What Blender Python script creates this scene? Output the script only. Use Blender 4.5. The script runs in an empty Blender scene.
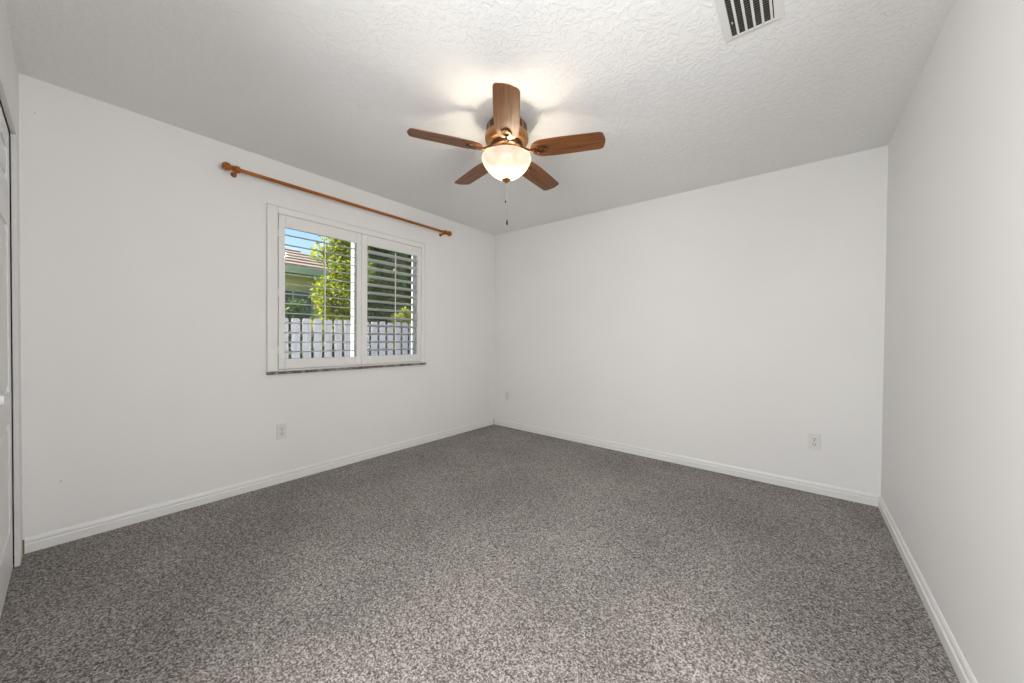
import bpy, bmesh, math, random
from mathutils import Vector, Matrix
from math import pi, sin, cos, tan, radians as R

scene = bpy.context.scene
col = scene.collection
rng = random.Random(7)

# ------------------------------------------------------------------ camera
cd = bpy.data.cameras.new('camera')
cam = bpy.data.objects.new('camera', cd)
col.objects.link(cam)
cd.sensor_fit = 'HORIZONTAL'
cd.sensor_width = 36.0
cd.lens = 356.571 * 36.0 / 1024.0
cd.clip_start = 0.02
cd.clip_end = 200
yaw, pit, rol = -0.679317, -0.0126041, 0.0087682
fw = Vector((sin(yaw) * cos(pit), cos(yaw) * cos(pit), sin(pit)))
rt = Vector((cos(yaw), -sin(yaw), 0))
up = rt.cross(fw)
rt, up = (cos(rol) * rt + sin(rol) * up), (-sin(rol) * rt + cos(rol) * up)
M4 = Matrix((rt, up, -fw)).transposed().to_4x4()
M4.translation = (3.08200607, 0.158648, 1.13146888)
cam.matrix_world = M4
scene.camera = cam

# ------------------------------------------------------------------ exposure, sky, sun, lamps
vs = scene.view_settings
vs.view_transform = 'Standard'
vs.look = 'None'
vs.gamma = 1.0
vs.use_curve_mapping = False
vs.exposure = 0.05
scene.cycles.caustics_reflective = False
scene.cycles.caustics_refractive = False

SUN_EL, SUN_AZ = R(46), math.atan2(-1.21, -1.765)
sun_dir = Vector((cos(SUN_AZ) * cos(SUN_EL), sin(SUN_AZ) * cos(SUN_EL), sin(SUN_EL)))
world = bpy.data.worlds.new('sky')
scene.world = world
world.use_nodes = True
wn = world.node_tree
wn.nodes.clear()
wo = wn.nodes.new('ShaderNodeOutputWorld')
wb = wn.nodes.new('ShaderNodeBackground')
sky = wn.nodes.new('ShaderNodeTexSky')
sky.sky_type = 'NISHITA'
sky.sun_disc = False
sky.sun_elevation = SUN_EL
sky.sun_rotation = pi / 2 - SUN_AZ
sky.air_density = 1.0
sky.dust_density = 0.4
sky.ozone_density = 2.0
wb.inputs['Strength'].default_value = 0.21
wn.links.new(sky.outputs[0], wb.inputs['Color'])
wn.links.new(wb.outputs[0], wo.inputs['Surface'])

sd = bpy.data.lights.new('sun', 'SUN')
sd.energy = 14.5
sd.angle = R(0.55)
sd.color = (1.0, 0.95, 0.86)
so = bpy.data.objects.new('sun', sd)
col.objects.link(so)
so.rotation_euler = (-sun_dir).to_track_quat('-Z', 'Y').to_euler()

def area(name, loc, target, sx, sy, power, color):
    d = bpy.data.lights.new(name, 'AREA')
    d.shape = 'RECTANGLE'
    d.size, d.size_y = sx, sy
    d.energy = power
    d.color = color
    o = bpy.data.objects.new(name, d)
    col.objects.link(o)
    o.location = loc
    o.rotation_euler = (Vector(target) - Vector(loc)).to_track_quat('-Z', 'Z').to_euler()
    return o

# added fill lights beyond the two invented doorways behind and beside the camera
area('fill_light', (2.32, -0.60, 1.45), (2.65, 3.0, 1.45), 1.1, 1.5, 63, (0.985, 0.995, 1.0))
area('fill_light', (4.05, 0.72, 1.35), (0.0, 0.8, 1.95), 1.3, 1.5, 41, (0.985, 0.995, 1.0))

# ------------------------------------------------------------------ node helpers
def mat(name):
    m = bpy.data.materials.new(name)
    m.use_nodes = True
    nt = m.node_tree
    return m, nt, nt.nodes['Principled BSDF']

def simple(name, rgb, rough=0.5, metal=0.0, spec=0.5, var=0.0, vscale=20.0, bump=0.0):
    m, nt, b = mat(name)
    b.inputs['Base Color'].default_value = (*rgb, 1)
    b.inputs['Roughness'].default_value = rough
    b.inputs['Metallic'].default_value = metal
    b.inputs['Specular IOR Level'].default_value = spec
    tc = nt.nodes.new('ShaderNodeTexCoord')
    n = nt.nodes.new('ShaderNodeTexNoise')
    n.inputs['Scale'].default_value = vscale
    n.inputs['Detail'].default_value = 4
    nt.links.new(tc.outputs['Object'], n.inputs['Vector'])
    if var:
        mx = nt.nodes.new('ShaderNodeMix')
        mx.data_type = 'RGBA'
        mx.inputs[6].default_value = (*[c * (1 - var) for c in rgb], 1)
        mx.inputs[7].default_value = (*[min(1, c * (1 + var)) for c in rgb], 1)
        nt.links.new(n.outputs['Fac'], mx.inputs[0])
        nt.links.new(mx.outputs[2], b.inputs['Base Color'])
    if bump:
        bp = nt.nodes.new('ShaderNodeBump')
        bp.inputs['Strength'].default_value = bump
        bp.inputs['Distance'].default_value = 0.002
        nt.links.new(n.outputs['Fac'], bp.inputs['Height'])
        nt.links.new(bp.outputs[0], b.inputs['Normal'])
    return m

def ramp(nt, stops):
    r = nt.nodes.new('ShaderNodeValToRGB')
    e = r.color_ramp.elements
    e[0].position, e[0].color = stops[0][0], (*stops[0][1], 1)
    e[1].position, e[1].color = stops[-1][0], (*stops[-1][1], 1)
    for p, c in stops[1:-1]:
        q = e.new(p)
        q.color = (*c, 1)
    return r

def noise(nt, vec, scale, detail=4, rough=0.5):
    n = nt.nodes.new('ShaderNodeTexNoise')
    n.inputs['Scale'].default_value = scale
    n.inputs['Detail'].default_value = detail
    n.inputs['Roughness'].default_value = rough
    nt.links.new(vec, n.inputs['Vector'])
    return n

def wall_material(name, rgb, marks=()):
    """matt paint over a light orange-peel texture; marks are small scuffs (x, y, z, radius, darkness)"""
    m, nt, b = mat(name)
    b.inputs['Roughness'].default_value = 0.62
    b.inputs['Specular IOR Level'].default_value = 0.25
    tc = nt.nodes.new('ShaderNodeTexCoord')
    big = noise(nt, tc.outputs['Object'], 1.6, 3)
    r = ramp(nt, [(0.3, tuple(c * 0.975 for c in rgb)), (0.7, rgb)])
    nt.links.new(big.outputs['Fac'], r.inputs[0])
    colour = r.outputs[0]
    wob = noise(nt, tc.outputs['Object'], 160, 2)
    for (x, y, z, rad, dark) in marks:
        d = nt.nodes.new('ShaderNodeVectorMath')
        d.operation = 'DISTANCE'
        nt.links.new(tc.outputs['Object'], d.inputs[0])
        d.inputs[1].default_value = (x, y, z)
        ad = nt.nodes.new('ShaderNodeMath')
        ad.operation = 'MULTIPLY_ADD'
        nt.links.new(wob.outputs['Fac'], ad.inputs[0])
        ad.inputs[1].default_value = rad * 1.2
        nt.links.new(d.outputs['Value'], ad.inputs[2])
        mr = nt.nodes.new('ShaderNodeMapRange')
        mr.inputs['From Min'].default_value = rad * 1.1
        mr.inputs['From Max'].default_value = rad * 1.7
        mr.inputs['To Min'].default_value = dark
        mr.inputs['To Max'].default_value = 0
        nt.links.new(ad.outputs[0], mr.inputs['Value'])
        mx = nt.nodes.new('ShaderNodeMix')
        mx.data_type = 'RGBA'
        nt.links.new(mr.outputs[0], mx.inputs[0])
        nt.links.new(colour, mx.inputs[6])
        mx.inputs[7].default_value = (0.12, 0.10, 0.08, 1)
        colour = mx.outputs[2]
    nt.links.new(colour, b.inputs['Base Color'])
    fine = noise(nt, tc.outputs['Object'], 90, 3)
    bp = nt.nodes.new('ShaderNodeBump')
    bp.inputs['Strength'].default_value = 0.12
    bp.inputs['Distance'].default_value = 0.002
    nt.links.new(fine.outputs['Fac'], bp.inputs['Height'])
    nt.links.new(bp.outputs[0], b.inputs['Normal'])
    return m

def ceiling_material():
    """knock-down plaster: flattened splats with crisp curling edges"""
    m, nt, b = mat('knockdown_ceiling')
    b.inputs['Base Color'].default_value = (0.88, 0.875, 0.865, 1)
    b.inputs['Roughness'].default_value = 0.75
    b.inputs['Specular IOR Level'].default_value = 0.2
    tc = nt.nodes.new('ShaderNodeTexCoord')
    wv = noise(nt, tc.outputs['Object'], 14, 2)
    mx = nt.nodes.new('ShaderNodeMix')
    mx.data_type = 'RGBA'
    mx.blend_type = 'LINEAR_LIGHT'
    mx.inputs[0].default_value = 0.05
    nt.links.new(tc.outputs['Object'], mx.inputs[6])
    nt.links.new(wv.outputs['Color'], mx.inputs[7])
    n1 = noise(nt, mx.outputs[2], 34, 3, 0.55)
    r1 = ramp(nt, [(0.47, (0, 0, 0)), (0.535, (1, 1, 1))])
    nt.links.new(n1.outputs['Fac'], r1.inputs[0])
    n2 = noise(nt, tc.outputs['Object'], 120, 2)
    ad = nt.nodes.new('ShaderNodeMath')
    ad.operation = 'MULTIPLY_ADD'
    nt.links.new(n2.outputs['Fac'], ad.inputs[0])
    ad.inputs[1].default_value = 0.12
    nt.links.new(r1.outputs[0], ad.inputs[2])
    bp = nt.nodes.new('ShaderNodeBump')
    bp.inputs['Strength'].default_value = 0.5
    bp.inputs['Distance'].default_value = 0.003
    nt.links.new(ad.outputs[0], bp.inputs['Height'])
    nt.links.new(bp.outputs[0], b.inputs['Normal'])
    return m

def carpet_material():
    m, nt, b = mat('carpet')
    b.inputs['Roughness'].default_value = 1.0
    b.inputs['Specular IOR Level'].default_value = 0.05
    b.inputs['Sheen Weight'].default_value = 0.1
    tc = nt.nodes.new('ShaderNodeTexCoord')
    fl = noise(nt, tc.outputs['Object'], 70, 3, 0.85)
    tuft = nt.nodes.new('ShaderNodeTexVoronoi')       # random tone per tuft, painting in the shading between tufts
    tuft.inputs['Scale'].default_value = 215
    nt.links.new(tc.outputs['Object'], tuft.inputs['Vector'])
    sep = nt.nodes.new('ShaderNodeSeparateColor')
    nt.links.new(tuft.outputs['Color'], sep.inputs[0])
    mixv = nt.nodes.new('ShaderNodeMix')
    mixv.inputs[0].default_value = 0.40
    nt.links.new(fl.outputs['Fac'], mixv.inputs[2])
    nt.links.new(sep.outputs[0], mixv.inputs[3])
    r = ramp(nt, [(0.26, (0.045, 0.039, 0.035)), (0.5, (0.228, 0.203, 0.187)), (0.74, (0.54, 0.50, 0.468))])
    nt.links.new(mixv.outputs[0], r.inputs[0])
    # tracks where the pile lies another way
    pile = noise(nt, tc.outputs['Object'], 1.7, 5, 0.6)
    pr = ramp(nt, [(0.36, (0.86, 0.86, 0.86)), (0.64, (1.10, 1.10, 1.10))])
    nt.links.new(pile.outputs['Fac'], pr.inputs[0])
    mx = nt.nodes.new('ShaderNodeMix')
    mx.data_type = 'RGBA'
    mx.blend_type = 'MULTIPLY'
    mx.inputs[0].default_value = 1.0
    nt.links.new(r.outputs[0], mx.inputs[6])
    nt.links.new(pr.outputs[0], mx.inputs[7])
    nt.links.new(mx.outputs[2], b.inputs['Base Color'])
    bp = nt.nodes.new('ShaderNodeBump')
    bp.inputs['Strength'].default_value = 0.5
    bp.inputs['Distance'].default_value = 0.004
    nt.links.new(mixv.outputs[0], bp.inputs['Height'])
    nt.links.new(bp.outputs[0], b.inputs['Normal'])
    return m

def wood_material(name, dark, light, scale, rough, axis='X', spec=0.5):
    m, nt, b = mat(name)
    tc = nt.nodes.new('ShaderNodeTexCoord')
    mp = nt.nodes.new('ShaderNodeMapping')
    s = [scale] * 3
    s['XYZ'.index(axis)] = scale * 0.05
    mp.inputs['Scale'].default_value = s
    nt.links.new(tc.outputs['Object'], mp.inputs['Vector'])
    n = noise(nt, mp.outputs[0], 1.0, 5, 0.65)
    r = ramp(nt, [(0.32, dark), (0.5, tuple((a + c) / 2 for a, c in zip(dark, light))), (0.68, light)])
    nt.links.new(n.outputs['Fac'], r.inputs[0])
    nt.links.new(r.outputs[0], b.inputs['Base Color'])
    b.inputs['Roughness'].default_value = rough
    b.inputs['Specular IOR Level'].default_value = spec
    return m

def glass_material():
    m, nt, b = mat('window_glass')
    nt.nodes.remove(b)
    out = nt.nodes['Material Output']
    tr = nt.nodes.new('ShaderNodeBsdfTransparent')
    tr.inputs['Color'].default_value = (0.95, 0.97, 0.96, 1)
    gl = nt.nodes.new('ShaderNodeBsdfGlossy')
    gl.inputs['Roughness'].default_value = 0.02
    fr = nt.nodes.new('ShaderNodeFresnel')
    fr.inputs['IOR'].default_value = 1.45
    mx = nt.nodes.new('ShaderNodeMixShader')
    nt.links.new(fr.outputs[0], mx.inputs[0])
    nt.links.new(tr.outputs[0], mx.inputs[1])
    nt.links.new(gl.outputs[0], mx.inputs[2])
    nt.links.new(mx.outputs[0], out.inputs['Surface'])
    return m

def lamp_glass_material():
    """frosted alabaster glass lit from inside"""
    m, nt, b = mat('alabaster_glass')
    out = nt.nodes['Material Output']
    tc = nt.nodes.new('ShaderNodeTexCoord')
    n = noise(nt, tc.outputs['Object'], 14, 4)
    r = ramp(nt, [(0.3, (0.90, 0.78, 0.62)), (0.7, (1.0, 0.93, 0.82))])
    nt.links.new(n.outputs['Fac'], r.inputs[0])
    b.inputs['Roughness'].default_value = 0.55
    nt.links.new(r.outputs[0], b.inputs['Base Color'])
    tl = nt.nodes.new('ShaderNodeBsdfTranslucent')
    tl.inputs['Color'].default_value = (0.075, 0.059, 0.043, 1)
    m1 = nt.nodes.new('ShaderNodeMixShader')
    m1.inputs[0].default_value = 0.6
    nt.links.new(b.outputs[0], m1.inputs[1])
    nt.links.new(tl.outputs[0], m1.inputs[2])
    tr = nt.nodes.new('ShaderNodeBsdfTransparent')
    tr.inputs['Color'].default_value = (1.0, 0.93, 0.82, 1)
    m2 = nt.nodes.new('ShaderNodeMixShader')
    m2.inputs[0].default_value = GLASS_CLEAR
    nt.links.new(m1.outputs[0], m2.inputs[1])
    nt.links.new(tr.outputs[0], m2.inputs[2])
    em = nt.nodes.new('ShaderNodeEmission')
    nt.links.new(r.outputs[0], em.inputs['Color'])
    em.inputs['Strength'].default_value = GLASS_GLOW
    ad = nt.nodes.new('ShaderNodeAddShader')
    nt.links.new(m2.outputs[0], ad.inputs[0])
    nt.links.new(em.outputs[0], ad.inputs[1])
    nt.links.new(ad.outputs[0], out.inputs['Surface'])
    return m

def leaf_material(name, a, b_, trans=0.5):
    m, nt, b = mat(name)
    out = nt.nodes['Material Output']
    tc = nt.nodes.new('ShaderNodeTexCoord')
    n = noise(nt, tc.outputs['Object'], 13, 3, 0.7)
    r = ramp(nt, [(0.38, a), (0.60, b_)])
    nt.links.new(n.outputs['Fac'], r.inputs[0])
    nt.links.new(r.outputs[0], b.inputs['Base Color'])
    b.inputs['Roughness'].default_value = 0.5
    tl = nt.nodes.new('ShaderNodeBsdfTranslucent')
    nt.links.new(r.outputs[0], tl.inputs['Color'])
    m1 = nt.nodes.new('ShaderNodeMixShader')
    m1.inputs[0].default_value = trans
    nt.links.new(b.outputs[0], m1.inputs[1])
    nt.links.new(tl.outputs[0], m1.inputs[2])
    nt.links.new(m1.outputs[0], out.inputs['Surface'])
    return m

def emission_material(name, rgb, strength):
    m, nt, b = mat(name)
    b.inputs['Base Color'].default_value = (*rgb, 1)
    b.inputs['Emission Color'].default_value = (*rgb, 1)
    b.inputs['Emission Strength'].default_value = strength
    return m

GLASS_CLEAR, GLASS_GLOW, BULB = 0.36, 0.36, 195.0
WALL = (0.85, 0.84, 0.825)
M_left = wall_material('paint_left', WALL, [(0, 0.049, 2.263, 0.004, 0.4), (0, 0.123, 0.335, 0.005, 0.4), (0, 0.381, 1.507, 0.003, 0.2)])
M_back = wall_material('paint_back', WALL)
M_right = wall_material('paint_right', WALL, [(3.52435, 2.702, 0.473, 0.004, 0.3), (3.52435, 2.023, 0.087, 0.007, 0.25)])
M_front = wall_material('paint_front', WALL)
M_ceil = ceiling_material()
M_carpet = carpet_material()
M_trim = simple('trim_paint', (0.82, 0.81, 0.79), 0.35, var=0.02, vscale=6)
M_door = simple('door_paint', (0.80, 0.79, 0.775), 0.4, var=0.02, vscale=5)
M_shut = simple('shutter_paint', (0.82, 0.805, 0.785), 0.38, var=0.015, vscale=8)
M_vinyl = simple('white_vinyl', (0.85, 0.86, 0.86), 0.35, var=0.02, vscale=9)
M_glass = glass_material()
M_dark = simple('dark_gap', (0.012, 0.011, 0.01), 0.8)
M_plate = simple('outlet_plastic', (0.76, 0.75, 0.73), 0.35, var=0.02, vscale=30)
M_recep = simple('receptacle_plastic', (0.74, 0.73, 0.71), 0.35)
M_vent = simple('vent_enamel', (0.78, 0.77, 0.75), 0.4, var=0.03, vscale=12)
M_vdark = simple('duct_shade', (0.006, 0.006, 0.004), 0.6, metal=0.0, var=0.3, vscale=40)
M_fin = simple('damper_metal', (0.17, 0.165, 0.12), 0.45, metal=0.4, var=0.2, vscale=40)
M_knob = simple('knob_enamel', (0.84, 0.83, 0.81), 0.2)
M_blade = wood_material('walnut_blade', (0.055, 0.018, 0.004), (0.27, 0.095, 0.021), 60, 0.45)
M_rod = wood_material('oak_rod', (0.26, 0.070, 0.006), (0.42, 0.135, 0.012), 90, 0.4, 'Y', 0.3)
M_bronze = simple('bronze', (0.115, 0.052, 0.022), 0.32, metal=0.75, var=0.35, vscale=14)
M_gold = simple('bronze_highlight', (0.42, 0.22, 0.085), 0.3, metal=0.85, var=0.3, vscale=25)
M_chain = simple('chain_metal', (0.40, 0.37, 0.33), 0.35, metal=0.6)
M_fob = simple('fob_black', (0.02, 0.016, 0.014), 0.4)
M_bowl = lamp_glass_material()
M_bulb = emission_material('bulb', (1.0, 0.88, 0.72), BULB)

def stone_material():
    m, nt, b = mat('sill_stone')
    tc = nt.nodes.new('ShaderNodeTexCoord')
    n = noise(nt, tc.outputs['Object'], 26, 5, 0.7)
    r = ramp(nt, [(0.38, (0.035, 0.024, 0.016)), (0.5, (0.17, 0.13, 0.10)), (0.62, (0.42, 0.39, 0.36))])
    nt.links.new(n.outputs['Fac'], r.inputs[0])
    nt.links.new(r.outputs[0], b.inputs['Base Color'])
    b.inputs['Roughness'].default_value = 0.3
    return m
M_stone = stone_material()
M_fence = wood_material('weathered_wood', (0.34, 0.325, 0.365), (0.52, 0.505, 0.555), 30, 0.85, 'Z', 0.2)
M_grass = simple('lawn_grass', (0.12, 0.20, 0.05), 0.9, var=0.4, vscale=30)
M_roof = simple('roof_tile', (0.34, 0.245, 0.205), 0.8, var=0.25, vscale=14)
M_fascia = simple('fascia_green', (0.44, 0.54, 0.38), 0.6, var=0.1)
M_hwall = simple('olive_stucco', (0.56, 0.57, 0.27), 0.9, var=0.12, vscale=6)
M_bark = simple('bark', (0.16, 0.12, 0.09), 0.9, var=0.4, vscale=30, bump=0.6)
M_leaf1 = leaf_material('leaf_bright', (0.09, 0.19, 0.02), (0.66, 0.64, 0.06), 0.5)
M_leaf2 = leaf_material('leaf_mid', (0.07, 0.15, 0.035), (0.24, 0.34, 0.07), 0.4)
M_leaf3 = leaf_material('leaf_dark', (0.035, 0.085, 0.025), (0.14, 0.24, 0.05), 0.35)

# ------------------------------------------------------------------ mesh helpers
def BM():
    return bmesh.new()

def box(bm, lo, hi, bevel=0.0, seg=2, mtx=None):
    lo, hi = Vector(lo), Vector(hi)
    r = bmesh.ops.create_cube(bm, size=1.0)
    vs_ = r['verts']
    sz = hi - lo
    for v in vs_:
        v.co = Vector((v.co.x * sz.x, v.co.y * sz.y, v.co.z * sz.z)) + (lo + hi) / 2
    if bevel:
        es = list({e for v in vs_ for e in v.link_edges})
        rb = bmesh.ops.bevel(bm, geom=es, offset=bevel, segments=seg, profile=0.5, affect='EDGES')
        vs_ = rb['verts']
    if mtx is not None:
        bmesh.ops.transform(bm, matrix=mtx, verts=vs_)
    return vs_

def lathe(bm, prof, n=40, mtx=None, close=True):
    """prof: list of (radius, z) ; revolve about z"""
    rings = []
    allv = []
    for (r, z) in prof:
        if r < 1e-6:
            v = bm.verts.new((0, 0, z))
            rings.append([v])
            allv.append(v)
        else:
            ring = [bm.verts.new((r * cos(2 * pi * i / n), r * sin(2 * pi * i / n), z)) for i in range(n)]
            rings.append(ring)
            allv += ring
    for a, b in zip(rings, rings[1:]):
        if len(a) == 1 and len(b) == 1:
            continue
        for i in range(n):
            j = (i + 1) % n
            if len(a) == 1:
                bm.faces.new((a[0], b[j], b[i]))
            elif len(b) == 1:
                bm.faces.new((a[i], a[j], b[0]))
            else:
                bm.faces.new((a[i], a[j], b[j], b[i]))
    if close:
        for ring in (rings[0], rings[-1]):
            if len(ring) > 1:
                bm.faces.new(ring)
    if mtx is not None:
        bmesh.ops.transform(bm, matrix=mtx, verts=allv)
    bmesh.ops.recalc_face_normals(bm, faces=list(bm.faces))
    return allv

def tube(bm, pts, rad, n=10, cap=True):
    pts = [Vector(p) for p in pts]
    rads = rad if isinstance(rad, (list, tuple)) else [rad] * len(pts)
    rings = []
    prev = None
    for i, p in enumerate(pts):
        d = (pts[min(i + 1, len(pts) - 1)] - pts[max(i - 1, 0)]).normalized()
        if prev is None:
            ref = Vector((0, 0, 1)) if abs(d.z) < 0.9 else Vector((1, 0, 0))
            a = d.cross(ref).normalized()
        else:
            a = (prev - d * prev.dot(d)).normalized()
        prev = a
        b = d.cross(a)
        rings.append([bm.verts.new(p + (a * cos(2 * pi * k / n) + b * sin(2 * pi * k / n)) * rads[i]) for k in range(n)])
    for r1, r2 in zip(rings, rings[1:]):
        for k in range(n):
            bm.faces.new((r1[k], r1[(k + 1) % n], r2[(k + 1) % n], r2[k]))
    if cap:
        bm.faces.new(rings[0][::-1])
        bm.faces.new(rings[-1])
    bmesh.ops.recalc_face_normals(bm, faces=list(bm.faces))

def prism(bm, poly, axis_fn, t0, t1):
    """extrude closed 2-D polygon; axis_fn(u, v, t) -> 3-D"""
    a = [bm.verts.new(axis_fn(u, v, t0)) for u, v in poly]
    b = [bm.verts.new(axis_fn(u, v, t1)) for u, v in poly]
    n = len(poly)
    for i in range(n):
        j = (i + 1) % n
        bm.faces.new((a[i], a[j], b[j], b[i]))
    bm.faces.new(a[::-1])
    bm.faces.new(b)
    bmesh.ops.recalc_face_normals(bm, faces=list(bm.faces))

def obj(name, bm, m, parent=None, smooth=False, angle=35):
    me = bpy.data.meshes.new(name)
    bm.to_mesh(me)
    bm.free()
    me.materials.append(m)
    if smooth:
        me.polygons.foreach_set('use_smooth', [True] * len(me.polygons))
        try:
            me.set_sharp_from_angle(angle=R(angle))
        except Exception:
            pass
    o = bpy.data.objects.new(name, me)
    col.objects.link(o)
    if parent is not None:
        o.parent = parent
    return o

def tag(o, label=None, cat=None, group=None, kind=None):
    if label: o['label'] = label
    if cat: o['category'] = cat
    if group: o['group'] = group
    if kind: o['kind'] = kind
    return o

def empty(name, loc=(0, 0, 0), rot=(0, 0, 0)):
    o = bpy.data.objects.new(name, None)
    col.objects.link(o)
    o.location = loc
    o.rotation_euler = rot
    o.empty_display_size = 0.1
    return o

def struct(name, bm, m, label, parent=None):
    o = obj(name, bm, m, parent)
    if parent is None:
        tag(o, label, name.split('_')[0], kind='structure')
    return o

def copy_tree(o, parent=None):
    c = o.copy()
    col.objects.link(c)
    if parent is not None:
        c.parent = parent
    for ch in list(o.children):
        copy_tree(ch, c)
    return c

# ------------------------------------------------------------------ room shell
W, D, H = 3.52435, 3.6107, 2.44
T = 0.12
DW0, DW1, DWH = 1.95, 3.44, 2.05        # invented double doorway, lets fill light in from behind the camera
CL0, CL1, CLH = 0.15, 1.80, 2.078      # closet opening
WY0, WY1, WZ0, WZ1 = 1.135, 2.455, 0.855, 2.05   # window opening

bm = BM(); box(bm, (-0.02, -2.0, -0.05), (W + 0.02, D + 0.02, 0.0)); box(bm, (W + 0.02, -2.0, -0.05), (4.95, 2.05, 0.0))
struct('floor', bm, M_carpet, 'grey-brown cut pile carpet covering the whole bedroom floor')
bm = BM(); box(bm, (-T, -T, H), (W + T, D + T, H + 0.1))
struct('ceiling', bm, M_ceil, 'off-white knockdown textured ceiling above the empty room')

bm = BM()
box(bm, (-T, -T, -0.05), (0, WY0, H)); box(bm, (-T, WY1, -0.05), (0, D + T, H))
box(bm, (-T, WY0, -0.05), (0, WY1, WZ0)); box(bm, (-T, WY0, WZ1), (0, WY1, H))
struct('wall_left', bm, M_left, 'off-white painted wall holding the shuttered window')
bm = BM(); box(bm, (0, D, -0.05), (W, D + T, H))
struct('wall_back', bm, M_back, 'bare off-white wall facing the added doorway, two outlets low down')
bm = BM(); box(bm, (W, 1.42, -0.05), (W + T, D + T, H)); box(bm, (W, -T, -0.05), (W + T, 0.12, H)); box(bm, (W, 0.12, 2.05), (W + T, 1.42, H))  # unseen opening near the front, added to let fill light in
struct('wall_right', bm, M_right, 'plain off-white wall right of the carpet, with an added opening out of view')
bm = BM()
box(bm, (0, -0.016, -0.05), (CL0, 0, H)); box(bm, (CL0, -0.016, CLH), (CL1, 0, H))
box(bm, (CL1, -T, -0.05), (DW0, 0, H)); box(bm, (DW0, -T, DWH), (DW1, 0, H)); box(bm, (DW1, -T, -0.05), (W, 0, H))
struct('wall_front', bm, M_front, 'narrow strip of off-white wall around the closet opening')

# unseen hall, added to enclose the fill lights
bm = BM(); box(bm, (1.2, -2.1, -0.05), (5.0, -2.0, H)); box(bm, (1.2, -2.0, -0.05), (1.3, -T, H)); box(bm, (4.9, -2.0, -0.05), (5.0, 2.1, H)); box(bm, (W + T, 2.0, -0.05), (4.9, 2.1, H))
struct('wall_hall', bm, M_front, 'added off-white hall wall, unseen beyond the invented doorway')
bm = BM(); box(bm, (1.2, -2.1, H), (5.0, -T, H + 0.1)); box(bm, (W + T, -T, H), (5.0, 2.1, H + 0.1))
struct('ceiling_hall', bm, M_front, 'added flat off-white hall ceiling, unseen beyond the invented doorway')

# closet interior behind the doors
bm = BM()
box(bm, (-0.06, -0.7, -0.05), (0.0, -0.016, H)); box(bm, (0.0, -0.7, -0.05), (CL1 + 0.1, -0.66, H)); box(bm, (CL1 + 0.04, -0.66, -0.05), (CL1 + 0.1, -T, H)); box(bm, (0.0, -0.66, H), (CL1 + 0.04, -T, H + 0.1))
struct('wall_closet', bm, M_front, 'dim closet interior wall behind the closed white doors')

# baseboards
PROF = [(0, 0), (0.0135, 0), (0.0135, 0.043), (0.0120, 0.046), (0.0070, 0.049), (0.0095, 0.055), (0.0095, 0.062), (0.0075, 0.069), (0.0045, 0.075), (0.002, 0.078), (0, 0.078)]
bm = BM(); prism(bm, PROF, lambda u, v, t: (u, t, v), 0.006, D - 0.0135)
struct('baseboard_left', bm, M_trim, 'white moulded baseboard under the window wall')
bm = BM(); prism(bm, PROF, lambda u, v, t: (t, D - u, v), 0.002, W - 0.0)
struct('baseboard_back', bm, M_trim, 'white moulded baseboard along the wall with two outlets')
bm = BM(); prism(bm, PROF, lambda u, v, t: (W - u, t, v), 1.46, D - 0.0137)
struct('baseboard_right', bm, M_trim, 'white moulded baseboard running toward the camera on the plain wall')
# brown strip in the gap where the baseboard stops at the closet wall
bm = BM(); box(bm, (0.0005, 0.0005, 0.0), (0.011, 0.0058, 0.07))
struct('trim_1', bm, simple('brown_gap', (0.20, 0.13, 0.08), 0.9, var=0.4, vscale=90), 'thin brown gap at the baseboard end beside the closet')
bm = BM(); box(bm, (0.0125, D - 0.0155, 0.0), (0.0155, D - 0.0125, 0.072))  # dark strip stands in for the shade in the corner crack
struct('trim_2', bm, M_dark, 'thin dark strip standing in for the shaded crack between two baseboards in the far corner')

# ------------------------------------------------------------------ closet door (one hinged leaf pair)
door = empty('door_1', (0, 0, 0))
tag(door, 'white panelled closet door with a small knob, cut by the picture edge', 'door', kind='structure')
def door_leaf(x0, x1):
    y1 = -0.0175
    z0, z1 = 0.018, 2.064
    b = BM()
    box(b, (x0, y1 - 0.03, z0), (x1, y1 - 0.008, z1))
    sw = 0.085
    cells = [(0.22, 0.72), (0.86, 1.62), (1.81, 1.97)]
    box(b, (x0, y1 - 0.03, z0), (x0 + sw, y1, z1), 0.003)
    box(b, (x1 - sw, y1 - 0.03, z0), (x1, y1, z1), 0.003)
    zz = [z0] + [q for c in cells for q in c] + [z1]
    for k in range(0, len(zz), 2):
        box(b, (x0 + sw, y1 - 0.03, zz[k]), (x1 - sw, y1, zz[k + 1]), 0.002)
    for a, c in cells:                      # raised field of each panel
        box(b, (x0 + sw + 0.03, y1 - 0.02, a + 0.03), (x1 - sw - 0.03, y1 - 0.002, c - 0.03), 0.006)
    return b
for a, c in ((0.195, 0.765), (0.77, 1.27), (1.275, 1.795)):
    obj('door_leaf', door_leaf(a, c), M_door, door)
b = BM()
lathe(b, [(0, 0), (0.011, 0), (0.009, 0.012), (0.016, 0.02), (0.019, 0.028), (0.016, 0.036), (0, 0.039)], 20,
      Matrix.Translation((1.01, -0.0175, 0.905)) @ Matrix.Rotation(-pi / 2, 4, 'X'))
obj('knob', b, M_knob, door, True)

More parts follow.
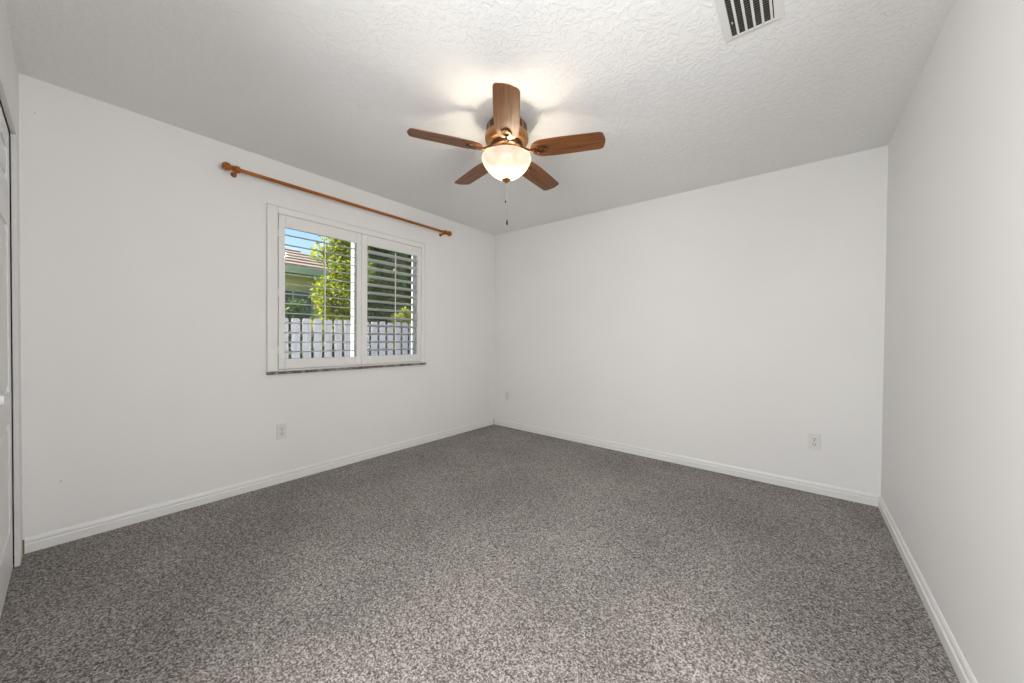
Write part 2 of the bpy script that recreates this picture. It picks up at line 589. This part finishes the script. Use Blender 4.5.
# ------------------------------------------------------------------ window
win = empty('window_1', (-0.10, (WY0 + WY1) / 2, WZ0))
tag(win, 'white framed sliding window behind the plantation shutters', 'window', kind='structure')
def wobj(name, bm, m, smooth=False):
    o = obj(name, bm, m, win, smooth)
    o.matrix_parent_inverse = Matrix.Translation(-Vector(win.location))
    return o
bm = BM()
fx0, fx1 = -0.115, -0.065
box(bm, (fx0, WY0, WZ0), (fx1, WY0 + 0.035, WZ1), 0.003); box(bm, (fx0, WY1 - 0.035, WZ0), (fx1, WY1, WZ1), 0.003)
box(bm, (fx0, WY0 + 0.035, WZ0), (fx1, WY1 - 0.035, WZ0 + 0.035), 0.003); box(bm, (fx0, WY0 + 0.035, WZ1 - 0.035), (fx1, WY1 - 0.035, WZ1), 0.003)
wobj('window_frame', bm, M_vinyl)
bm = BM(); box(bm, (-0.160, 1.790, WZ0 + 0.0355), (-0.036, 1.870, WZ1 - 0.0355), 0.003)
wobj('meeting_stile', bm, M_vinyl)
for a, c in ((WY0 + 0.035, 1.790), (1.870, WY1 - 0.035)):
    bm = BM(); box(bm, (-0.094, a, WZ0 + 0.035), (-0.090, c, WZ1 - 0.035))
    wobj('pane', bm, M_glass)
bm = BM(); box(bm, (-0.065, 1.072, 0.834), (0.027, 2.508, 0.8545), 0.003)
# stone sill runs under the shutter frame and out of the wall face
struct('trim_3', bm, M_stone, 'thin speckled brown stone sill under the window shutters')

# ------------------------------------------------------------------ plantation shutters
sh = empty('plantation_shutters', (0.0, 1.78, 0.855))
tag(sh, 'pair of white plantation shutters with open louvers over the window', 'shutters')
def sobj(name, bm, m, parent, smooth=False):
    o = obj(name, bm, m, parent, smooth)
    org = Vector(sh.location)
    if parent is sh:
        o.matrix_parent_inverse = Matrix.Translation(-org)
    return o
FX = 0.018
bm = BM()
box(bm, (0.0005, 1.074, 0.855), (FX, 1.142, 2.103), 0.004)
box(bm, (0.0005, 2.450, 0.855), (FX, 2.494, 2.103), 0.004)
box(bm, (0.0005, 1.1425, 2.046), (FX, 2.4495, 2.103), 0.004)
box(bm, (0.0005, 1.1425, 0.855), (FX, 2.4495, 0.867), 0.002)
# bead around the outer edge of the frame
box(bm, (0.0005, 1.072, 0.855), (FX + 0.006, 1.084, 2.106), 0.003)
box(bm, (0.0005, 2.486, 0.855), (FX + 0.006, 2.497, 2.106), 0.003)
box(bm, (0.0005, 1.085, 2.095), (FX + 0.006, 2.485, 2.106), 0.003)
sobj('shutter_frame', bm, M_shut, sh)
N_L, Z_LO, Z_HI = 13, 0.946, 1.953
def shutter_panel(y0, y1, ys0, ys1, tilt):
    x0, x1 = -0.012, 0.016
    zb, zt = 0.872, 2.044
    b = BM()
    box(b, (x0, y0, zb), (x1, ys0, zt), 0.003)
    box(b, (x0, ys1, zb), (x1, y1, zt), 0.003)
    box(b, (x0, ys0 + 0.0002, zb), (x1, ys1 - 0.0002, Z_LO), 0.002)
    box(b, (x0, ys0 + 0.0002, Z_HI), (x1, ys1 - 0.0002, zt), 0.002)
    p = sobj('shutter_panel', b, M_shut, sh)
    sp = (Z_HI - Z_LO - 0.108) / (N_L - 1)
    for k in range(N_L):
        zc = Z_LO + 0.054 + k * sp
        lb = BM()
        w, t = 0.0315, 0.0045
        poly = [(w * cos(a), t * sin(a)) for a in [2 * pi * i / 20 for i in range(20)]]
        c_, s_ = cos(tilt), sin(tilt)
        # tilt > 0 lowers the outdoor edge
        prism(lb, poly, lambda u, v, tt: (0.002 + u * c_ - v * s_, tt, zc + u * s_ + v * c_), ys0 + 0.002, ys1 - 0.002)
        obj('louver', lb, M_shut, p, True, 60)
    ym = (ys0 + ys1) / 2
    rb = BM()
    xr = 0.002 + 0.0315 * cos(tilt) + 0.007
    dz = 0.0315 * sin(tilt)
    box(rb, (xr - 0.005, ym - 0.004, Z_LO + 0.035 + dz), (xr + 0.005, ym + 0.004, Z_HI - 0.03 + dz), 0.0025)
    obj('tilt_rod', rb, M_shut, p)
    return p
p1 = shutter_panel(1.1465, 1.7995, 1.191, 1.757, R(-6))
p2 = shutter_panel(1.8015, 2.4465, 1.858, 2.402, R(15))
for p, yh in ((p1, 1.1445), (p2, 2.448)):
    for zh in (1.02, 1.45, 1.90):
        hb = BM()
        tube(hb, [(FX + 0.001, yh, zh - 0.032), (FX + 0.001, yh, zh + 0.032)], 0.0035, 10)
        box(hb, (FX - 0.002, yh - 0.010, zh - 0.03), (FX + 0.0005, yh + 0.010, zh + 0.03))
        obj('hinge', hb, M_knob, p)

# ------------------------------------------------------------------ curtain rod
rx, rz = 0.085, 2.255
ry0, ry1 = 0.859, 2.725
rod = empty('curtain_rod', (0, (ry0 + ry1) / 2, rz))
tag(rod, 'long bare wooden curtain rod with egg-shaped finials above the window', 'curtain rod')
def robj(name, bm):
    o = obj(name, bm, M_rod, rod, True, 45)
    o.matrix_parent_inverse = Matrix.Translation(-Vector(rod.location))
    return o
bm = BM(); tube(bm, [(rx, ry0, rz), (rx, ry1, rz)], 0.0125, 20)
robj('rod', bm)
egg = [(0, -0.066), (0.010, -0.065), (0.019, -0.060), (0.0255, -0.051), (0.0275, -0.040), (0.025, -0.028), (0.018, -0.018), (0.0135, -0.012),
       (0.017, -0.010), (0.019, -0.006), (0.017, -0.002), (0.0125, 0.0)]
for y, s in ((ry0, 1), (ry1, -1)):
    bm = BM()
    lathe(bm, egg, 28, Matrix.Translation((rx, y, rz)) @ Matrix.Rotation(-s * pi / 2, 4, 'X'))
    robj('finial', bm)
for y in (ry0 + 0.017, ry1 - 0.017):
    bm = BM()
    # cup holding the rod
    lathe(bm, [(0.0126, -0.015), (0.0195, -0.015), (0.0225, -0.009), (0.0225, 0.009), (0.0195, 0.015), (0.0126, 0.015)], 24,
          Matrix.Translation((rx, y, rz)) @ Matrix.Rotation(pi / 2, 4, 'X'))
    # short arm to the wall and its round foot
    tube(bm, [(rx - 0.018, y, rz - 0.008), (rx - 0.045, y, rz - 0.013), (0.010, y, rz - 0.014)], [0.011, 0.009, 0.010], 12)
    lathe(bm, [(0.0, 0.0), (0.017, 0.0), (0.017, 0.006), (0.014, 0.010), (0.010, 0.012), (0, 0.012)], 24,
          Matrix.Translation((0.0005, y, rz - 0.014)) @ Matrix.Rotation(pi / 2, 4, 'Y'))
    robj('bracket', bm)

# ------------------------------------------------------------------ outlets
def outlet(loc, rotz, label):
    """duplex wall outlet; local +y points out of the wall"""
    e = empty('wall_outlet', loc, (0, 0, rotz))
    tag(e, label, 'outlet', 'duplex wall outlets')
    b = BM()
    box(b, (-0.036, 0.0004, -0.058), (0.036, 0.0065, 0.058), 0.0025)
    obj('cover_plate', b, M_plate, e)
    for s in (1, -1):
        b = BM()
        pts = []
        for i in range(32):
            a = 2 * pi * i / 32
            pts.append((max(-0.0172, min(0.0172, 0.0205 * cos(a))), s * 0.0195 + 0.0145 * sin(a)))
        prism(b, pts, lambda u, v, t: (u, t, v), 0.005, 0.0085)
        rc = obj('receptacle', b, M_recep, e)
        b = BM()
        zc = s * 0.0195
        box(b, (-0.0082, 0.0075, zc - 0.002), (-0.0052, 0.0088, zc + 0.008))
        box(b, (0.0052, 0.0075, zc - 0.001), (0.0082, 0.0088, zc + 0.007))
        lathe(b, [(0, 0.0), (0.0032, 0.0), (0.0032, 0.0013), (0, 0.0013)], 14,
              Matrix.Translation((0, 0.0075, zc - 0.0085)) @ Matrix.Rotation(-pi / 2, 4, 'X'))
        obj('slots', b, M_dark, rc)
    b = BM()
    lathe(b, [(0, 0), (0.0035, 0), (0.003, 0.0012), (0, 0.0016)], 16, Matrix.Translation((0, 0.0064, 0)) @ Matrix.Rotation(-pi / 2, 4, 'X'))
    obj('screw', b, M_chain, e)
    return e
outlet((0.0, 1.173, 0.394), -pi / 2, 'white duplex outlet on the window wall, below the shutters')
outlet((3.175, D, 0.379), pi, 'white duplex outlet on the far wall near the right corner')
outlet((0.229, D, 0.394), pi, 'small white duplex outlet on the far wall beside the window-side corner')

# ------------------------------------------------------------------ ceiling vent
vx0, vx1, vy0, vy1 = 2.807, 3.015, 1.615, 1.986
ve = empty('ceiling_vent', ((vx0 + vx1) / 2, (vy0 + vy1) / 2, H))
tag(ve, 'white metal air vent with dark slots in the ceiling', 'air vent')
def vobj(name, bm, m):
    o = obj(name, bm, m, ve)
    o.matrix_parent_inverse = Matrix.Translation(-Vector(ve.location))
    return o
ix0, ix1, iy0, iy1 = 2.836, 2.983, 1.640, 1.961
bm = BM()
def bev_rail(bm, o0, o1, i0, i1):
    # sloped frame rail: thin at the outer edge, thicker at the slot
    zo, zi = H - 0.003, H - 0.010
    vs8 = [bm.verts.new(p) for p in ((*o0, H), (*o1, H), (*i1, H), (*i0, H), (*o0, zo), (*o1, zo), (*i1, zi), (*i0, zi))]
    for f in ((0, 1, 2, 3), (4, 7, 6, 5), (0, 4, 5, 1), (1, 5, 6, 2), (2, 6, 7, 3), (3, 7, 4, 0)):
        bm.faces.new([vs8[k] for k in f])
bev_rail(bm, (vx0, vy0), (vx1, vy0), (ix0, iy0), (ix1, iy0)); bev_rail(bm, (vx1, vy0), (vx1, vy1), (ix1, iy0), (ix1, iy1))
bev_rail(bm, (vx1, vy1), (vx0, vy1), (ix1, iy1), (ix0, iy1)); bev_rail(bm, (vx0, vy1), (vx0, vy0), (ix0, iy1), (ix0, iy0))
bmesh.ops.recalc_face_normals(bm, faces=list(bm.faces))
vobj('vent_frame', bm, M_vent)
bm = BM(); box(bm, (ix0, iy0, H - 0.0022), (ix1, iy1, H - 0.0004))  # near-black sheet stands in for the shade inside the duct
vobj('backing', bm, M_vdark)
bm = BM()
y = iy0 + 0.008
while y < iy1 - 0.004:
    box(bm, (ix0 + 0.001, y, H - 0.0031), (ix1 - 0.001, y + 0.0032, H - 0.0022))
    y += 0.0125
vobj('damper_fins', bm, M_fin)
for k in range(5):
    x = ix0 + 0.0235 + k * 0.0288
    bm = BM()
    box(bm, (x - 0.0009, iy0 - 0.001, H - 0.0145), (x + 0.0009, iy1 + 0.001, H - 0.0045), 0.0004, 1,
        Matrix.Translation((x, 0, H - 0.0095)) @ Matrix.Rotation(R(48), 4, 'Y') @ Matrix.Translation((-x, 0, -(H - 0.0095))))
    vobj('vane', bm, M_vent)
bm = BM(); box(bm, (ix0 + 0.0075, 1.875, H - 0.011), (ix0 + 0.0115, 1.881, H - 0.0045), 0.001)
vobj('damper_lever', bm, M_knob)

# ------------------------------------------------------------------ ceiling fan
FXc, FYc = 1.690, 1.815
fan = empty('ceiling_fan', (FXc, FYc, H))
tag(fan, 'five-blade ceiling fan in dark wood with a lit glass bowl lamp', 'ceiling fan')
def loc(z): return z - H
bm = BM()
lathe(bm, [(0, loc(2.4398)), (0.088, loc(2.4398)), (0.094, loc(2.430)), (0.104, loc(2.415)), (0.118, loc(2.400)), (0.1215, loc(2.394)), (0.1215, loc(2.346)),
           (0.130, loc(2.342)), (0.132, loc(2.330)), (0.131, loc(2.312)), (0.124, loc(2.298)), (0.108, loc(2.290)), (0.0, loc(2.290))], 56)
mh = obj('motor_housing', bm, M_gold, fan, True, 40)
bm = BM()
for k in range(10):
    a0 = 2 * pi * k / 10 + 0.08
    poly = [(0.1212, a0 + 0.468 * i / 8) for i in range(9)]
    vv = [[bm.verts.new((r_ * cos(a), r_ * sin(a), loc(z))) for (_, a) in poly] for r_, z in ((0.1205, 2.389), (0.1230, 2.388), (0.1230, 2.352), (0.1205, 2.351))]
    for q in range(3):
        for i in range(8):
            bm.faces.new((vv[q][i], vv[q][i + 1], vv[q + 1][i + 1], vv[q + 1][i]))
    for i in (0, 8):
        bm.faces.new([vv[q][i] for q in range(4)])
bmesh.ops.recalc_face_normals(bm, faces=list(bm.faces))
obj('vent_grille', bm, M_fob, mh)
bm = BM()
lathe(bm, [(0, loc(2.2895)), (0.092, loc(2.2895)), (0.098, loc(2.280)), (0.094, loc(2.262)), (0.070, loc(2.254)), (0.062, loc(2.238)), (0.066, loc(2.226)),
           (0.066, loc(2.216)), (0, loc(2.216))], 56)
obj('flywheel_hub', bm, M_bronze, fan, True, 40)

ZB = 2.242          # blade plane
RT = 0.577          # blade tip radius
def blade_outline():
    r0, r1 = 0.150, RT
    L = r1 - r0
    def hw(t):                           # widest a third of the way out, slightly narrower tip
        return 0.0695 - 0.0065 * max(0.0, (t - 0.38) / 0.62) ** 1.2 - 0.010 * max(0.0, (0.38 - t) / 0.38) ** 2
    top = []
    nr = 12
    for i in range(nr + 1):              # rounded root
        a = pi / 2 * i / nr
        t = 0.17 * (1 - cos(a))
        top.append((r0 + L * t, hw(t) * sin(a) ** 0.85))
    for i in range(1, 9):
        t = 0.17 + (0.925 - 0.17) * i / 8
        top.append((r0 + L * t, hw(t)))
    c = 0.024
    w = hw(1)
    for i in range(1, 6):
        a = pi / 2 * i / 5
        top.append((r1 - 0.008 - c + c * sin(a), w - c + c * cos(a)))
    for i in range(1, 4):
        f = 1 - i / 3
        top.append((r1 - 0.008 * f * f, (w - c) * f))
    bot = [(x, -y) for x, y in reversed(top[1:-1])]
    return top + bot
def make_blade():
    b = BM()
    out = blade_outline()
    prism(b, out, lambda u, v, t: (u, v, t), -0.003, 0.003)
    es = [e for e in b.edges if abs(e.verts[0].co.z - e.verts[1].co.z) < 1e-5 and len(e.link_faces) == 2
          and any(len(f.verts) > 8 for f in e.link_faces)]
    bmesh.ops.bevel(b, geom=es, offset=0.0015, segments=2, affect='EDGES')
    return b
def make_iron():
    """cast blade iron under the blade: arm from the hub and an open teardrop ring"""
    b = BM()
    ring = []
    n = 28
    for i in range(n):
        a = 2 * pi * i / n
        rr = 0.030 + 0.004 * cos(a)
        ring.append((0.206 + 0.040 * cos(a), 0.032 * sin(a) * (1.0 if cos(a) > 0 else 1 - 0.45 * abs(cos(a)))))
    inner = [(0.208 + (x - 0.206) * 0.55, y * 0.48) for x, y in ring]
    zt, zb_ = -0.0034, -0.0105
    vo_t = [b.verts.new((x, y, zt)) for x, y in ring]; vi_t = [b.verts.new((x, y, zt)) for x, y in inner]
    vo_b = [b.verts.new((x * 0.9985, y * 0.93, zb_)) for x, y in ring]; vi_b = [b.verts.new((x, y * 1.1, zb_)) for x, y in inner]
    for i in range(n):
        j = (i + 1) % n
        b.faces.new((vo_t[i], vo_t[j], vi_t[j], vi_t[i])); b.faces.new((vo_b[i], vi_b[i], vi_b[j], vo_b[j]))
        b.faces.new((vo_t[i], vo_b[i], vo_b[j], vo_t[j])); b.faces.new((vi_t[i], vi_t[j], vi_b[j], vi_b[i]))
    tube(b, [(0.080, 0, 0.024), (0.110, 0, 0.010), (0.14, 0, -0.006), (0.172, 0, -0.008)], [0.011, 0.010, 0.009, 0.010], 12)
    bmesh.ops.recalc_face_normals(b, faces=list(b.faces))
    return b
blade0 = obj('blade', make_blade(), M_blade, fan)
iron0 = obj('blade_iron', make_iron(), M_bronze, blade0, True, 40)
for (px, py) in ((0.2385, 0), (0.192, 0.0205), (0.192, -0.0205)):
    bm = BM()
    lathe(bm, [(0, -0.0135), (0.003, -0.013), (0.0045, -0.0105), (0, -0.0105)], 12, Matrix.Translation((px, py, 0)))
    obj('screw', bm, M_gold, blade0, True)
PITCH = R(-11)
# the blades hang about one and a half degrees out of level
TILT = Matrix.Rotation(R(-1.34), 4, 'X') @ Matrix.Rotation(R(0.85), 4, 'Y')
for k in range(5):
    bl = blade0 if k == 0 else copy_tree(blade0, fan)
    ang = R(21.65 + 72 * k)
    bl.rotation_mode = 'XYZ'
    bl.matrix_local = Matrix.Translation((0, 0, loc(ZB))) @ TILT @ Matrix.Rotation(ang, 4, 'Z') @ Matrix.Rotation(PITCH, 4, 'X')

# light kit: fitter, bowl, bulbs, finial, chains
bm = BM()
lathe(bm, [(0, loc(2.2158)), (0.048, loc(2.2158)), (0.050, loc(2.208)), (0.034, loc(2.202)), (0.014, loc(2.198)), (0.008, loc(2.19)), (0.005, loc(2.085)), (0, loc(2.085))], 40)
obj('light_fitter', bm, M_bronze, fan, True, 40)
bm = BM()
prof = [(0.140, 2.2125), (0.147, 2.2095), (0.1490, 2.203), (0.1475, 2.195), (0.142, 2.180), (0.133, 2.163), (0.121, 2.146), (0.106, 2.129), (0.088, 2.113), (0.068, 2.099),
        (0.046, 2.089), (0.024, 2.084), (0.006, 2.0828)]
lathe(bm, [(r, loc(z)) for r, z in prof], 64, close=False)
obj('light_bowl', bm, M_bowl, fan, True, 80)
bm = BM()
lathe(bm, [(0, loc(2.0825)), (0.024, loc(2.0825)), (0.0275, loc(2.079)), (0.025, loc(2.074)), (0.016, loc(2.070)), (0.009, loc(2.064)), (0.005, loc(2.060)), (0, loc(2.059))], 32)
obj('bowl_finial', bm, M_gold, fan, True, 50)
rv = Vector((rt.x, rt.y, 0)).normalized()
for s in (1, -1):
    p = rv * (0.034 * s + 0.006)
    bm = BM()
    lathe(bm, [(0, -0.030), (0.010, -0.028), (0.017, -0.020), (0.020, -0.008), (0.018, 0.004), (0.012, 0.016), (0.010, 0.024), (0.010, 0.03), (0, 0.03)], 16,
          Matrix.Translation((p.x, p.y, loc(2.128))))
    obj('bulb', bm, M_bulb, fan, True, 60)
def chain(x, y, z0, z1, fob):
    b = BM()
    z = z0
    while z > z1:
        bmesh.ops.create_icosphere(b, subdivisions=1, radius=0.0022, matrix=Matrix.Translation((x, y, loc(z))))
        z -= 0.0052
    tube(b, [(x, y, loc(z0)), (x, y, loc(z1))], 0.0009, 6)
    c = obj('pull_chain', b, M_chain, fan, True, 80)
    b = BM()
    if fob == 'long':
        lathe(b, [(0, loc(z1)), (0.003, loc(z1)), (0.0055, loc(z1 - 0.01)), (0.006, loc(z1 - 0.024)), (0.004, loc(z1 - 0.03)), (0, loc(z1 - 0.031))], 16, Matrix.Translation((x, y, 0)))
    else:
        lathe(b, [(0, loc(z1)), (0.0028, loc(z1)), (0.0048, loc(z1 - 0.006)), (0.003, loc(z1 - 0.014)), (0, loc(z1 - 0.015))], 16, Matrix.Translation((x, y, 0)))
    obj('pull_fob', b, M_fob, c, True)
chain(rv.x * 0.006, rv.y * 0.006, 2.0585, 1.838, 'long')
chain(rv.x * -0.004, rv.y * -0.004, 2.0585, 1.955, 'short')

# ------------------------------------------------------------------ outdoors beyond the window
GZ = -0.3
bm = BM(); box(bm, (-30, -14, GZ - 0.1), (-T - 0.001, 30, GZ - 0.001))
struct('ground', bm, M_grass, 'lawn strip outside the window, hidden behind the fence')

bm = BM(); box(bm, (-1.9, -6, GZ), (-T - 0.001, 12, GZ + 0.02))  # unseen pale slab, added to bounce sunlight up through the louvers
struct('reflector', bm, simple('pale_concrete', (0.80, 0.785, 0.75), 0.85, var=0.08, vscale=5), 'added unseen pale concrete path between the window and the fence')

fe = empty('picket_fence', (-3.2, 4, GZ))
tag(fe, 'weathered grey wooden picket fence outside the window', 'fence')
def fobj(name, bm, m):
    o = obj(name, bm, m, fe)
    o.matrix_parent_inverse = Matrix.Translation(-Vector(fe.location))
    return o
bm = BM()
r2 = random.Random(3)
for k in range(-9, 24):
    y0 = 2.347 + 0.1696 * k + 0.014
    y1 = y0 + 0.1696 - 0.042
    top = 1.40 + r2.uniform(-0.012, 0.012)
    c = 0.022
    poly = [(y0, GZ), (y1, GZ), (y1, top - c), (y1 - c, top), (y0 + c, top), (y0, top - c)]
    dx = r2.uniform(-0.004, 0.004)
    prism(bm, poly, lambda u, v, t: (t, u, v), -3.218 + dx, -3.200 + dx)
fobj('pickets', bm, M_fence)
bm = BM()
for z in (0.1, 0.72, 1.16):
    box(bm, (-3.262, 0.9, z - 0.045), (-3.2225, 6.4, z + 0.045), 0.004)
fobj('rails', bm, M_bark)

# neighbour's house
ho = empty('neighbour_house', (-6.6, 2.4, GZ))
tag(ho, 'olive house with a brown hip roof beyond the fence', 'house')
def hobj(name, bm, m):
    o = obj(name, bm, m, ho)
    o.matrix_parent_inverse = Matrix.Translation(-Vector(ho.location))
    return o
bm = BM(); box(bm, (-12.5, -5.0, GZ), (-6.6, 5.0, 2.62))
hobj('wall', bm, M_hwall)
bm = BM(); box(bm, (-6.62, 3.05, 1.15), (-6.57, 4.05, 2.26), 0.01)
hf = hobj('window', bm, M_fascia)
bm = BM(); box(bm, (-6.575, 3.11, 1.21), (-6.562, 3.56, 2.20)); box(bm, (-6.575, 3.60, 1.21), (-6.562, 3.99, 2.20))
obj('pane', bm, simple('dark_pane', (0.05, 0.055, 0.05), 0.15), hf)
# hip roof with stepped tile courses
ex0, ex1, ey0, ey1, ez = -13.1, -6.0, -5.6, 5.6, 2.74
bm = BM()
slope = 0.42
nC = 11
run = 0.30
for k in range(nC):
    i0, i1 = k * run, (k + 1) * run + 0.05
    z0 = ez + i0 * slope
    lo = (ex0 + i0, ey0 + i0, z0)
    hi = (ex1 - i0, ey1 - i0, z0 + 0.05)
    # each course: a sloped frustum ring
    a = [bm.verts.new(p) for p in ((ex0 + i0, ey0 + i0, z0 + 0.035), (ex1 - i0, ey0 + i0, z0 + 0.035), (ex1 - i0, ey1 - i0, z0 + 0.035), (ex0 + i0, ey1 - i0, z0 + 0.035))]
    z2 = ez + i1 * slope
    b_ = [bm.verts.new(p) for p in ((ex0 + i1, ey0 + i1, z2), (ex1 - i1, ey0 + i1, z2), (ex1 - i1, ey1 - i1, z2), (ex0 + i1, ey1 - i1, z2))]
    d_ = [bm.verts.new((v.co.x, v.co.y, z0 - 0.01)) for v in a]
    for i in range(4):
        j = (i + 1) % 4
        bm.faces.new((a[i], a[j], b_[j], b_[i]))
        bm.faces.new((d_[i], d_[j], a[j], a[i]))
bm.faces.new(b_)
hobj('roof', bm, M_roof)
bm = BM()
box(bm, (ex1 - 0.03, ey0, ez - 0.17), (ex1, ey1, ez)); box(bm, (ex0, ey1 - 0.03, ez - 0.17), (ex1 - 0.03, ey1, ez))
box(bm, (ex0 + 0.03, ey0, ez - 0.14), (ex1 - 0.03, ey1 - 0.03, ez - 0.12))
hobj('fascia', bm, M_fascia)

# trees: real leaf blades around a branching trunk
def tree(name, base, clumps, nleaf, size, lm, label, cat, group, seed, trunk_h, tr=0.05):
    e = empty(name, base)
    tag(e, label, cat, group)
    rr = random.Random(seed)
    b = BM()
    tube(b, [(0, 0, -0.02), (0.03, -0.02, trunk_h * 0.5), (0.0, 0.03, trunk_h)], [tr, tr * 0.8, tr * 0.6], 10)
    for (cx, cy, cz, s) in clumps:
        st = Vector((0, 0.02, trunk_h * rr.uniform(0.6, 0.98)))
        en = Vector((cx, cy, cz))
        tube(b, [st, st.lerp(en, 0.5) + Vector((0, 0, -0.05)), en], [tr * 0.45, tr * 0.3, tr * 0.12], 6)
    obj('trunk', b, M_bark, e, True)
    verts, faces = [], []
    tot = sum(c[3] ** 2 for c in clumps)
    for (cx, cy, cz, s) in clumps:
        for _ in range(int(nleaf * s * s / tot)):
            d = Vector((rr.gauss(0, 1), rr.gauss(0, 1), rr.gauss(0, 1))).normalized() * s * (rr.random() ** 0.45)
            p = Vector((cx, cy, cz)) + Vector((d.x, d.y, d.z * 0.85))
            L = size * rr.uniform(0.7, 1.3)
            wd = L * rr.uniform(0.32, 0.45)
            ax = Vector((rr.gauss(0, 1), rr.gauss(0, 1), rr.gauss(0, 0.7) - 0.3)).normalized()
            sd_ = ax.cross(Vector((rr.gauss(0, 1), rr.gauss(0, 1), rr.gauss(0, 1)))).normalized()
            nn = ax.cross(sd_)
            k = len(verts)
            verts += [p, p + ax * L * 0.45 + sd_ * wd * 0.5 + nn * L * 0.06, p + ax * L, p + ax * L * 0.45 - sd_ * wd * 0.5 + nn * L * 0.06, p + ax * L * 0.5]
            faces += [(k, k + 1, k + 4), (k + 1, k + 2, k + 4), (k + 2, k + 3, k + 4), (k + 3, k, k + 4)]
    me = bpy.data.meshes.new('foliage')
    me.from_pydata(verts, [], faces)
    me.materials.append(lm)
    f = bpy.data.objects.new('foliage', me)
    col.objects.link(f)
    f.parent = e
    return e

def clump_cloud(seed, n, rx_, ry_, z0, z1, s0, s1, lean=0.0):
    rr = random.Random(seed)
    out = []
    for i in range(n):
        f = i / max(1, n - 1)
        z = z0 + (z1 - z0) * f
        a = rr.uniform(0, 2 * pi)
        q = rr.random() ** 0.6
        out.append((rx_ * q * cos(a), ry_ * q * sin(a) + lean * f, z, rr.uniform(s0, s1)))
    return out

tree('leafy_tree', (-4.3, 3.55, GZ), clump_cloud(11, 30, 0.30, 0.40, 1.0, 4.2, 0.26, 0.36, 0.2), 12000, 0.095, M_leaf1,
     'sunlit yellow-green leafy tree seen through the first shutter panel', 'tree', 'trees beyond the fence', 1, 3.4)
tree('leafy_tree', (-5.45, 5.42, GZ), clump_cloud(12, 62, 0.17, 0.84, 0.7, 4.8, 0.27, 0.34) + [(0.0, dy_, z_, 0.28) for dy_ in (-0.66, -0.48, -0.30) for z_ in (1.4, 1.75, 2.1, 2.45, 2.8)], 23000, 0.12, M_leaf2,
     'mid-green tree filling the view through the second shutter panel', 'tree', 'trees beyond the fence', 2, 3.8, 0.07)
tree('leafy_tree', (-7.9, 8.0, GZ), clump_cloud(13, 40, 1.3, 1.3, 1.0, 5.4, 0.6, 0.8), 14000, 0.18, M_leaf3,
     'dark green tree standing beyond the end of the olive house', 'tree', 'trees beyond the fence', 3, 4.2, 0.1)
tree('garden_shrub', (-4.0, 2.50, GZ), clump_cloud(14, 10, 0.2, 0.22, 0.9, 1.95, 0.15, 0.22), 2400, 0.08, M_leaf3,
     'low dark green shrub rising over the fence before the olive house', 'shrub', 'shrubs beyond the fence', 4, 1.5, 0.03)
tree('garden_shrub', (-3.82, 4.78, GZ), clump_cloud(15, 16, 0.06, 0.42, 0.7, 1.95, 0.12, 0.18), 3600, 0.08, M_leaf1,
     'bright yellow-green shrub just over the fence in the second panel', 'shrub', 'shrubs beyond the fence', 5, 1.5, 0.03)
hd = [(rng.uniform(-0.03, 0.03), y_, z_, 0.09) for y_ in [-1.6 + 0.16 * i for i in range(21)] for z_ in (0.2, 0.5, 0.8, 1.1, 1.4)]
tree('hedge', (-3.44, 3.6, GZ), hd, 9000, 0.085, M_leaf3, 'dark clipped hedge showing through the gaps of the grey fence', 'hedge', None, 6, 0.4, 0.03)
